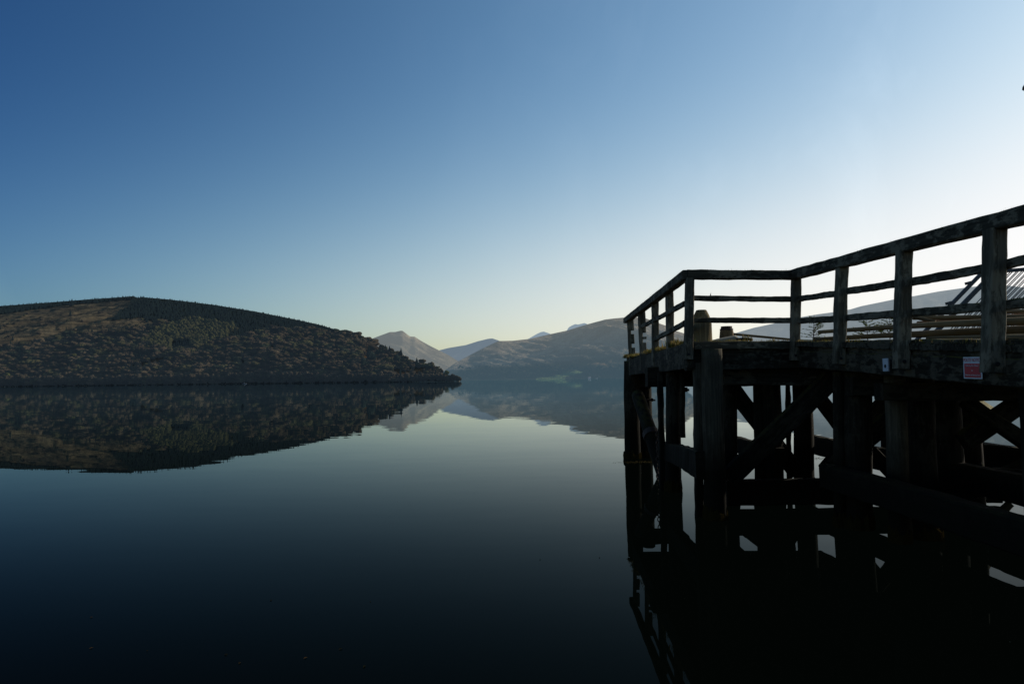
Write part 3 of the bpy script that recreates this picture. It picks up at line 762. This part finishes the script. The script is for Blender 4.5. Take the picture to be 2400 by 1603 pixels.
# cap beams carrying the deck
beam('cap_beam', (1515, 884, 13.6), (2060, 879, 13.6), 46, .28)
beam('cap_beam', (1692, 881, 11.25), (2160, 886, 11.25), 42, .28, 'fascia')
beam('cap_beam', (1990, 905, 9.6), (2500, 922, 9.4), 44, .26)
beam('cap_beam', (2060, 918, 8.7), (2560, 918, 8.5), 40, .26)
beam('cap_beam', (1470, 889, 18.7), (1580, 889, 18.7), 34, .28)
# long horizontal walings running landward, three rows
def waling(x, y0, y1, z, hh, th=.2):
    mb = MB(); mb.timber((x, y0, z), (x, y1, z), th, hh, jit=.014, ch=.02, seg=30); mb.build('waling', M['pile'], pier)
waling(4.42, 5.0, 9.95, 2.13-1.41, .33)
waling(4.45, 11.7, 14.2, 2.13-1.36, .30)
waling(6.10, 6.0, 14.6, 2.13-1.40, .36)
waling(7.75, 5.4, 14.6, 2.13-1.36, .44)
beam('waling', (1553, 1052, 14.0), (1646, 1090, 10.55), 34, .18, 'pile', None, 66)
# low transverse timbers just above the water
mb = MB(); mb.timber((3.45, 11.5, .24), (7.9, 11.5, .24), .2, .40, jit=.012, seg=30); mb.build('cross_beam', M['pile'], pier)
mb = MB(); mb.timber((7.3, 12.4, 2.07), (10.4, 12.4, 2.07), .25, .84, jit=.012, seg=24); mb.build('cap_beam', M['pile'], pier)
# diagonal braces
for p0, p1, w_ in (((1950, 884, 10.9), (1706, 1122, 10.9), 44), ((1705, 897, 12.35), (1868, 1108, 12.35), 36), ((1880, 878, 12.6), (1985, 1018, 12.6), 30),
                   ((2155, 922, 10.4), (1950, 1098, 10.4), 40), ((2040, 1055, 10.5), (2110, 1130, 10.5), 26), ((2405, 934, 9.3), (2258, 1036, 9.3), 42),
                   ((2262, 938, 9.2), (2440, 1062, 9.0), 30), ((2420, 1085, 9.4), (2210, 1180, 9.4), 34), ((2080, 930, 12.6), (1930, 1100, 12.6), 26),
                   ((2500, 1130, 9.0), (2330, 1118, 9.2), 44)):
    beam('brace', p0, p1, w_, .16)
beam('brace', (2296, 1084, 12.2), (2365, 1146, 12.2), 17, .1, 'redlog')
# raking round fender with an iron collar
a, b_ = at(1494, 925, 17.4), at(1568, 1140, 14.7); mb = MB(); mb.pole(a, b_+(b_-a)*.15, .15, .185, 14, 20, .06); rk = mb.build('raking_strut', M['pile'], pier, True)
c_ = a+(b_-a)*.46; mb = MB(); mb.pole(c_, c_+(b_-a)*.05, .195, .195, 14, 2, .03); mb.build('collar', M['iron'], rk)
# tie bolts sticking out
for px, py, Y in ((1527, 937, 18.7), (1606, 913, 13.1), (1531, 1138, 18.7)):
    a = at(px-14, py, Y); b_ = at(px+9, py+1, Y); mb = MB(); mb.pole(a, b_, .022, .022, 8, 3, .05); bo = mb.build('bolt', M['iron'], pier)
    mb = MB(); n_ = at(px+1, py, Y); mb.pole(n_-Vector((.02, 0, 0)), n_+Vector((.03, 0, 0)), .05, .05, 6, 1, 0); mb.build('nut', M['iron'], bo)
# sunlit pale timbers on the far landward side of the pier
def lit(p0, p1, hh): 
    mb = MB(); mb.timber(p0, p1, .12, hh, jit=.004, ch=.008); return mb.build('edge_timber', M['palewood'], pier)
a = at(2272, 966, 13.0); b_ = at(2362, 966, 15.2); lit(a, b_, .125)
a = at(2272, 930, 13.1); b_ = at(2328, 963, 14.6); lit(a, b_, .11)

# railing --------------------------------------------------------
def rpost(pxt, pyt, pxb, pyb, Y, s_=.13, name='railing_post', notch=()):
    a, b_ = at(pxt, pyt, Y), at(pxb, pyb, Y); mb = MB()
    mb.timber(b_, a, s_, s_, up=(0, 1, 0), jit=.008, ch=.014, seg=16)
    o = mb.build(name, M['post'], rail)
    h = MB(); k = b_+(a-b_)*.06+Vector((-.01, -s_/2-.004, 0)); h.pole(k, k+Vector((0, -.012, 0)), .02, .02, 10, 1, 0); h.build('bolt_head', M['black'], o)
    return o
rpost(1616, 652, 1613, 842, 10.66, .125)
rpost(1866, 652, 1862, 845, 10.88, .13)
rpost(1973, 624, 1966, 854, 9.25, .135)
rpost(2119, 588, 2112, 864, 7.68, .14)
rpost(2331, 538, 2325, 874, 6.15, .145)
rpost(2640, 470, 2632, 900, 4.75, .145)
rpost(1569, 682, 1572, 842, 12.5, .13)
rpost(1535, 706, 1536, 856, 14.05, .13)
# the two farthest posts have empty rail notches
def notched(pxt, pyt, pxb, pyb, Y, cuts):
    a, b_ = at(pxt, pyt, Y), at(pxb, pyb, Y); mb = MB(); d = b_-a; s_ = .13
    ss = Vector((s_*.30, 0, 0))
    mb.timber(b_-ss, a-ss, s_*.62, s_, up=(0, 1, 0), jit=.008, ch=.012)
    lo = 0.0
    for c0, c1 in list(cuts)+[(1, 1)]:
        if c0-lo > .02: mb.timber(a+d*lo+ss*1.05, a+d*c0+ss*1.05, s_*.62, s_*.98, up=(0, 1, 0), jit=.007, ch=.01)
        lo = c1
    mb.build('railing_post', M['post'], rail)
notched(1503, 730, 1509, 868, 16.0, ((.36, .43), (.47, .53)))
notched(1477, 748, 1484, 880, 18.1, ((.20, .27), (.44, .51)))

def rails(name, pts, hh, th, mat='rail', jit=.008):
    mb = MB()
    for (p0, p1) in zip(pts[:-1], pts[1:]):
        a, b_ = at(*p0), at(*p1); mb.timber(a, b_, th, hh, jit=jit, ch=.012, seg=26)
    return mb.build(name, M[mat], rail)
rails('top_rail', [(1610, 644, 10.62), (1467, 752, 18.55)], .145, .14)
rails('top_rail', [(1609, 643.5, 10.66), (1868, 645, 10.9)], .14, .13)
rails('top_rail', [(1862, 643.5, 10.86), (2700, 427, 4.62)], .15, .14, jit=.008)
rails('middle_rail', [(1604, 712, 10.85), (1504, 766, 15.9)], .088, .06)
rails('low_rail', [(1606, 758.5, 10.85), (1534, 796, 13.9)], .088, .06)
rails('middle_rail', [(1620, 699.5, 10.74), (1860, 701, 10.95)], .085, .06)
rails('low_rail', [(1614, 750, 10.74), (1862, 751, 10.95)], .085, .06)
rails('middle_rail', [(1868, 701, 10.9), (1975, 685.5, 9.35), (2122, 663, 7.8), (2336, 625, 6.25), (2700, 545, 4.7)], .088, .06)
rails('low_rail', [(1868, 752, 10.9), (1975, 746, 9.35), (2122, 735, 7.8), (2336, 718, 6.25), (2700, 680, 4.7)], .088, .06)

# small fittings --------------------------------------------------
def text(body, size, loc, rot, mat, parent, wide=1.0, name='lettering'):
    cu = bpy.data.curves.new(name, 'FONT'); cu.body = body; cu.size = size; cu.align_x = 'CENTER'; cu.align_y = 'CENTER'; cu.extrude = .0006
    o = bpy.data.objects.new(name, cu); col.objects.link(o); o.parent = parent; o.location = loc; o.rotation_euler = rot; o.scale = (wide, 1, 1)
    cu.materials.append(mat); bpy.context.view_layer.update()
    me = bpy.data.meshes.new_from_object(o.evaluated_get(bpy.context.evaluated_depsgraph_get())); bpy.data.objects.remove(o); bpy.data.curves.remove(cu)
    o = bpy.data.objects.new(name, me); col.objects.link(o); o.parent = parent; o.location = loc; o.rotation_euler = rot; o.scale = (wide, 1, 1); return o
s0 = at(2287.5, 862, 6.50); dirC = (q1-q0).normalized()       # along the landward fascia
sg = empty('notice_sign', s0+Vector((-.03, 0, 0))); tag(sg, 'small red and white POLITE NOTICE sign fixed to the pier fascia', 'sign')
sg.rotation_euler = (R(0), R(1.2), math.atan2(dirC.y, dirC.x)); SW, SH = .272, .203
# the face looks along local -Y (towards open water and the camera)
def panel(name, x0, x1, z0, z1, y, th, mat):
    mb = MB(); mb.timber((x0, y, (z0+z1)/2), (x1, y, (z0+z1)/2), th, z1-z0, jit=0, ch=.0006, seg=4)
    me = bpy.data.meshes.new(name); me.from_pydata(mb.v, [], mb.f); return link_mesh(name, me, mat, sg)
panel('backing', -SW/2, SW/2, -SH/2, SH/2, 0, .006, M['white'])
panel('red_panel', -SW/2+.018, SW/2-.018, -SH/2+.012, SH*.20, -.0045, .003, M['red'])
text('POLITE NOTICE', .046, (0, -.0045, SH*.355), (R(90), 0, 0), M['red'], sg, .80)
text('Inveraray Pier Closed', .021, (0, -.0075, SH*.10), (R(90), 0, 0), M['white'], sg)
text('to', .021, (0, -.0075, -SH*.12), (R(90), 0, 0), M['white'], sg)
text('Pedestrians and Boating Users', .018, (0, -.0075, -SH*.33), (R(90), 0, 0), M['white'], sg)

p0 = at(2082.5, 855, 8.02)+Vector((-.03, 0, 0)); pl = empty('metal_plate', p0); tag(pl, 'small pale upright metal plate with a dark hole on the pier fascia', 'plate')
pl.rotation_euler.z = math.atan2(dirC.y, dirC.x)
mb = MB(); mb.timber((-.06, 0, 0), (.06, 0, 0), .014, .148, jit=0, ch=.003, seg=3); me = bpy.data.meshes.new('face_plate'); me.from_pydata(mb.v, [], mb.f); link_mesh('face_plate', me, M['plate'], pl)
mb = MB(); mb.pole((.0, -.006, -.015), (.0, -.012, -.015), .02, .02, 12, 1, 0); me = bpy.data.meshes.new('socket'); me.from_pydata(mb.v, [], mb.f); link_mesh('socket', me, M['black'], pl)

# mooring posts on the deck
p0 = at(1646, 800, 11.45); r_ = 22.5*11.45/F; mb = MB()
tall = (800-722)*11.45/F
mb.lathe((p0.x, p0.y, DZ-.1), [(r_*1.02, 0), (r_*1.02, .1), (r_, .1+tall*.55), (r_*.97, .1+tall*.66), (r_*.78, .1+tall*.84), (r_*.58, .1+tall*.965), (r_*.50, .1+tall), (r_*.22, .1+tall*.985), (.01, .1+tall*.97)], 20, .10)
tag(mb.build('mooring_post', M['bollard'], None, False), 'thick brown timber mooring post with a chamfered top behind the railing corner', 'mooring post')
p0 = at(1703.5, 797, 12.8); u = 12.8/F; e = empty('bollard', (p0.x, p0.y, DZ)); tag(e, 'short dark tapered bollard with a capped top on the deck right of the mooring post', 'bollard')
hgt = 47*u; mb = MB(); mb.lathe((p0.x, p0.y, DZ), [(19*u, -.02), (18*u, hgt*.2), (15*u, hgt*.78), (14.8*u, hgt*.8)], 20, .03); mb.build('body', M['log'], e)
mb = MB(); mb.lathe((p0.x, p0.y, DZ), [(14.9*u, hgt*.78), (15.2*u, hgt*.88), (13*u, hgt*.885), (12.8*u, hgt), (.01, hgt*1.005)], 20, .02); mb.build('cap', M['iron'], e)

# poles stacked on the deck: each its own thing
def log(pts, r0, r1, label, mat='log', arc=0.0, grp='poles stacked on the pier deck', name='wooden_pole'):
    a, b_ = at(*pts[0]), at(*pts[1]); mb = MB()
    mb.pole(a, b_, r0*pts[0][2]/F, r1*pts[1][2]/F, 12, 26, .10, arc); o = mb.build(name, M[mat], None, True); tag(o, label, 'pole', grp); return o
log(((1918, 778.5, 10.2), (2420, 752, 10.1)), 3.8, 10, 'long tapering pole whose thin tip sticks out free at the left of the stack', 'log', .02)
log(((1906, 796, 10.4), (2420, 771, 10.3)), 4.6, 9.5, 'long tapering pole directly under the one with the free tip', 'log', .01)
log(((2172, 793.5, 9.9), (2440, 789, 9.7)), 5, 7, 'thin pole lowest in the stack, lying on the deck edge')
log(((2140, 745, 10.9), (2440, 742, 10.9)), 5, 5.5, 'straight brown pole on top of the stack')
log(((2150, 757, 11.3), (2440, 738, 11.2)), 4, 7, 'red-brown pole second from the top of the stack', 'redlog')
log(((2143, 744, 10.6), (2192, 754, 10.3)), 4, 4, 'short broken pole slanting down under the topmost pole')
log(((2120, 784, 10.9), (2450, 781, 10.8)), 7, 9, 'dark pole at the back of the stack near the deck')
log(((2325, 731, 11.5), (2460, 729, 11.5)), 5, 5.5, 'pale pole lying highest, right of the last railing post')
log(((1718, 783, 13.6), (1884, 798.5, 13.6)), 3.2, 2.6, 'long thin pole propped against the short bollard, sloping to the deck', 'log', 0, None)
log(((1860, 797.5, 12.4), (1925, 799, 12.2)), 2.2, 2.2, 'thin stick lying on the deck edge beside the sapling', 'palewood', 0, None, 'wooden_stick')
# folded canvas and a dark block by the bollard
p0 = at(1697, 797, 11.9); u = 11.9/F; mb = MB()
rings = []
for i in range(11):
    k = i/10; x_ = p0.x+(k-.5)*56*u; hh = (9.5+11*k**.8)*u; rings.append([Vector((x_, p0.y-.16, DZ-.01)), Vector((x_, p0.y-.12, DZ+hh*.7)), Vector((x_, p0.y, DZ+hh+.004*random.random())), Vector((x_, p0.y+.2, DZ+hh*.6)), Vector((x_, p0.y+.25, DZ-.01))])
mb.loops(rings, [[tuple(q) for q in r_] for r_ in rings]); tag(mb.build('canvas_sheet', M['tarp'], None, True), 'pale folded canvas wedge lying in front of the short bollard', 'canvas')
p0 = at(1734, 798, 11.8); mb = MB(); mb.timber(at(1725, 794.5, 11.8), at(1741, 794, 11.8), .09, 7*11.8/F, jit=.012, ch=.012, seg=6)
tag(mb.build('timber_block', M['black'], None), 'small black block on the deck edge right of the folded canvas', 'block')

# tilted gangway frame
e = empty('gangway', at(2290, 790, 13.0)); tag(e, 'grey gangway frame of sloping bars raised behind the pole stack', 'gangway')
YG = 13.0
def gbar(name, p0, p1, rpx, par=e, sq=True, Y=YG):
    mb = MB(); a, b_ = at(*p0, Y), at(*p1, Y)
    if sq: mb.timber(a, b_, .07, rpx*2*Y/F, up=(b_-a).normalized().cross(Vector((0, 1, 0))), jit=.002, ch=.006, seg=4)
    else: mb.pole(a, b_, rpx*Y/F, rpx*Y/F, 6, 3, .02)
    return mb.build(name, M['steel'], par)
st1 = gbar('stringer', (2145, 800), (2315, 626), 3.6); gbar('stringer', (2172, 800), (2346, 622), 4.6)
gbar('top_bar', (2296, 640), (2520, 622), 4.0)
for px, py in ((2272, 664), (2226, 711)): gbar('lug', (px-8, py+1), (px+3, py-2), 3.2, st1)
xx = 2196.0
i = 0
while xx < 2420:
    xx += (4.2, 7.5, 4.8, 9.0)[i % 4]; i += 1
    gbar('bar', (xx, 800), (xx+166+i*.4, 632-i*.5), 1.05, e, False)

# spruce saplings growing out of the deck
def sapling(base, top, label, n_whorl, spread, seed, leafy):
    r_ = random.Random(seed); a, b_ = Vector(base), Vector(top); H = (b_-a).length
    e = empty('spruce_sapling', a); tag(e, label, 'sapling'); mb = MB(); nd = MB(); mb.pole(a, b_, .009, .003, 6, 8, .1)
    for i in range(n_whorl):
        u = .12+.85*i/n_whorl; c_ = a+(b_-a)*u; ln = spread*(1-u)*1.0+.05
        for j in range(4):
            an = r_.random()*6.28; tip = c_+Vector((math.cos(an)*ln, math.sin(an)*ln, ln*r_.uniform(.05, .45)))
            mb.pole(c_, tip, .004, .0015, 4, 3, .1)
            for k in range(int(30*leafy)):
                q = r_.uniform(.25, 1.05); pp = c_+(tip-c_)*q; dv = Vector((r_.gauss(0, 1), r_.gauss(0, 1), r_.gauss(0, 1))).normalized()*r_.uniform(.018, .035)+(tip-c_).normalized()*.018
                sv = dv.orthogonal().normalized()*.006; nd.tri(pp-sv, pp+sv, pp+dv)
    mb.build('stem', M['twig'], e)
    if leafy: nd.build('needles', M['needles'], e)
sapling(at(1907, 799, 10.6), at(1908, 738, 10.6), 'thin sparse spruce sapling growing from the deck by the second gap of the landward railing', 9, .17, 3, .45)
sapling(at(2034, 800, 11.4), at(2030, 748, 11.4), 'bushy green spruce sapling behind the poles, left of the wider one', 6, .26, 5, 1.4)
sapling(at(2086, 800, 11.6), at(2085, 738, 11.6), 'tallest green spruce sapling behind the poles, close to the fourth post', 7, .30, 8, 1.4)

# moss and dry grass along the deck edges
mv = []; mf = []; mc = []
def blade(p, h, colr, lean=.5):
    an = random.random()*6.28; d = Vector((math.cos(an)*lean*random.random(), math.sin(an)*lean*random.random(), 1)).normalized()*h
    sv = Vector((math.cos(an+1.6), math.sin(an+1.6), 0))*h*.11; i = len(mv); mv.extend([tuple(p-sv), tuple(p+sv), tuple(p+d)]); mf.append((i, i+1, i+2)); mc.extend([(*colr, 1)]*3)
def strip(p0, p1, n, hmin, hmax, wdt=.06, dens=None):
    p0, p1 = Vector(p0), Vector(p1)
    for _ in range(n):
        u = random.random(); k = noise.noise(Vector((u*9+p0.x*3, p0.y, 0)))
        if k < -.12 and random.random() < .8: continue
        p = p0+(p1-p0)*u+Vector((random.gauss(0, wdt), random.gauss(0, wdt), random.uniform(-.02, .01)))
        g = random.random(); blade(p, random.uniform(hmin, hmax)*(1+max(0, k)*1.6), (.10, .10, .022) if g < .5 else (.20, .14, .05) if g < .85 else (.30, .23, .11))
A0, A1 = Vector((2.78, 10.75, DZ)), Vector((3.10, 18.8, DZ-.01))
strip(A0+Vector((.03, 0, 0)), A1, 5200, .02, .055, .05)
strip(A1+Vector((-.06, -.1, 0)), A1+Vector((.35, .1, 0)), 1300, .03, .10, .04)
for u in (.14, .17, .2, .23): strip(A0+(A1-A0)*u, A0+(A1-A0)*(u+.02), 130, .03, .085, .035)
strip(Vector((3.1, 10.86, DZ)), Vector((4.36, 11.0, DZ)), 900, .012, .03, .03)
strip(Vector((4.46, 10.8, deck_z(10.8)-.01)), Vector((4.34, 5.6, deck_z(5.6)-.01)), 1500, .012, .03, .03)
strip(at(1742, 797, 11.8), at(1762, 797, 11.8), 260, .02, .07, .02)
def rail_top(pa, pb, n): strip(at(*pa), at(*pb), n, .006, .017, .035)
rail_top((1862, 634, 10.86), (2700, 405, 4.62), 3800); rail_top((1610, 634, 10.62), (1467, 745, 18.55), 2200); rail_top((1612, 634, 10.7), (1866, 635.5, 10.9), 500)
me = bpy.data.meshes.new('moss_and_grass'); me.from_pydata(mv, [], mf); a = me.color_attributes.new('tint', 'FLOAT_COLOR', 'POINT'); a.data.foreach_set('color', np.array(mc, np.float32).ravel())
tag(link_mesh('moss_and_grass', me, M['moss']), 'golden moss and dry grass along the deck edge and rail tops', 'moss', kind='stuff')

# a lichen sprig standing on the middle rail, and a tuft of straw
p0 = at(1665.5, 693, 10.74); mb = MB(); mb.pole(p0, p0+Vector((0, 0, .026)), .009, .006, 7, 2, .2); mb.pole(p0+Vector((0, 0, .024)), p0+Vector((.008, 0, .052)), .003, .001, 5, 2, .2)
tag(mb.build('lichen_sprig', M['bark']), 'tiny upright sprig on the middle rail of the short railing side', 'lichen')

# chain hanging beside the raking strut
ch = MB(); ax_ = at(1543, 1092, 14.5); n_l = 7; ztop = at(1543, 1089, 14.5).z
for i in range(n_l+8):
    z = ztop+.62-i*.085
    if z < -.1: break
    ch.torus((ax_.x+.01*math.sin(i*1.7), ax_.y, z), (0, 1, 0) if i % 2 == 0 else (1, .3, 0), .036, .011, 1.5)
tag(ch.build('chain', M['iron'], None, True), 'rusty iron chain hanging down to the water beside the raking strut', 'chain')

# street lantern just outside the frame, its corner shows at the right edge
lp = empty('lamp_post', (at(2449, 201, 9.0).x, 9.0, deck_z(9.0))); tag(lp, 'black lantern at the right edge of the sky, only its lower corner in view', 'lamp')
X0, Y0 = lp.location.x, 9.0; corner = at(2405, 199, 9.0); wL = X0-corner.x
mb = MB(); mb.pole((X0, Y0, deck_z(9.0)-.05), (X0, Y0, corner.z), .05, .035, 12, 10, 0); mb.build('post', M['lampblack'], lp)
mb = MB(); mb.lathe((X0, Y0, corner.z), [(.03, -.12), (wL*.4, -.01), (wL, 0), (wL*.98, .012), (wL*.85, .06)], 16); mb.build('base', M['lampblack'], lp)
mb = MB(); mb.lathe((X0, Y0, corner.z), [(wL*.66, .05), (wL*.70, .3)], 8); mb.build('glass', M['lampglass'], lp)
mb = MB(); mb.lathe((X0, Y0, corner.z), [(wL*.68, .3), (wL*.5, .42), (.04, .5), (.03, .58)], 16); mb.build('cap', M['lampblack'], lp)

# a few fallen leaves afloat
M['leaf'] = leaf_mat('fallen leaf', False, (.09, .055, .02), .3)
for px, py in ((635, 1407), (345, 1525), (562, 1554), (798, 1521), (854, 1562), (716, 1542), (868, 1410), (1266, 1312), (1405, 1307), (214, 1447), (214, 1519), (530, 1534), (1470, 1075)):
    y = (at(px, py, 1)-EYE); k = -EYE.z/y.z; p0 = EYE+y*k; s_ = .012+.010*random.random(); an = random.random()*6
    mb = MB(); q = [p0+Vector((math.cos(an+i*1.57)*s_*(1, .45, 1, .45)[i], math.sin(an+i*1.57)*s_*(1, .45, 1, .45)[i], .004+.004*(i % 2))) for i in range(4)]
    mb.tri(*q); tag(mb.build('fallen_leaf', M['leaf']), 'tiny brown leaf afloat on the open dark water', 'leaf', 'fallen leaves afloat on the water')

# weed and scum afloat around the piles
fl = MB()
for px, py, n, sx in ((1500, 1083, 260, .28), (1735, 1072, 90, .25), (1895, 1075, 120, .3), (1930, 1074, 90, .2)):
    y = (at(px, py, 1)-EYE); k = -EYE.z/y.z; p0 = EYE+y*k
    for _ in range(n):
        p = p0+Vector((random.gauss(0, sx), random.gauss(0, .10), .004)); s_ = random.uniform(.006, .022); an = random.random()*6
        fl.tri(*[p+Vector((math.cos(an+i*2.1)*s_, math.sin(an+i*2.1)*s_, .003*i)) for i in range(3)])
tag(fl.build('floating_weed', leaf_mat('floating weed', False, (.10, .075, .03), .3)), 'loose brown weed floating around the pier piles', 'seaweed', kind='stuff')

# ------------------------------------------------------------------ render settings
scene.render.engine = 'CYCLES'
scene.view_settings.view_transform = 'Standard'; scene.view_settings.look = 'None'; scene.view_settings.exposure = 0
cy = scene.cycles
cy.use_denoising = True; cy.max_bounces = 6; cy.diffuse_bounces = 3; cy.glossy_bounces = 4
cy.use_adaptive_sampling = False; cy.sample_clamp_indirect = 4; cy.caustics_reflective = False; cy.caustics_refractive = False
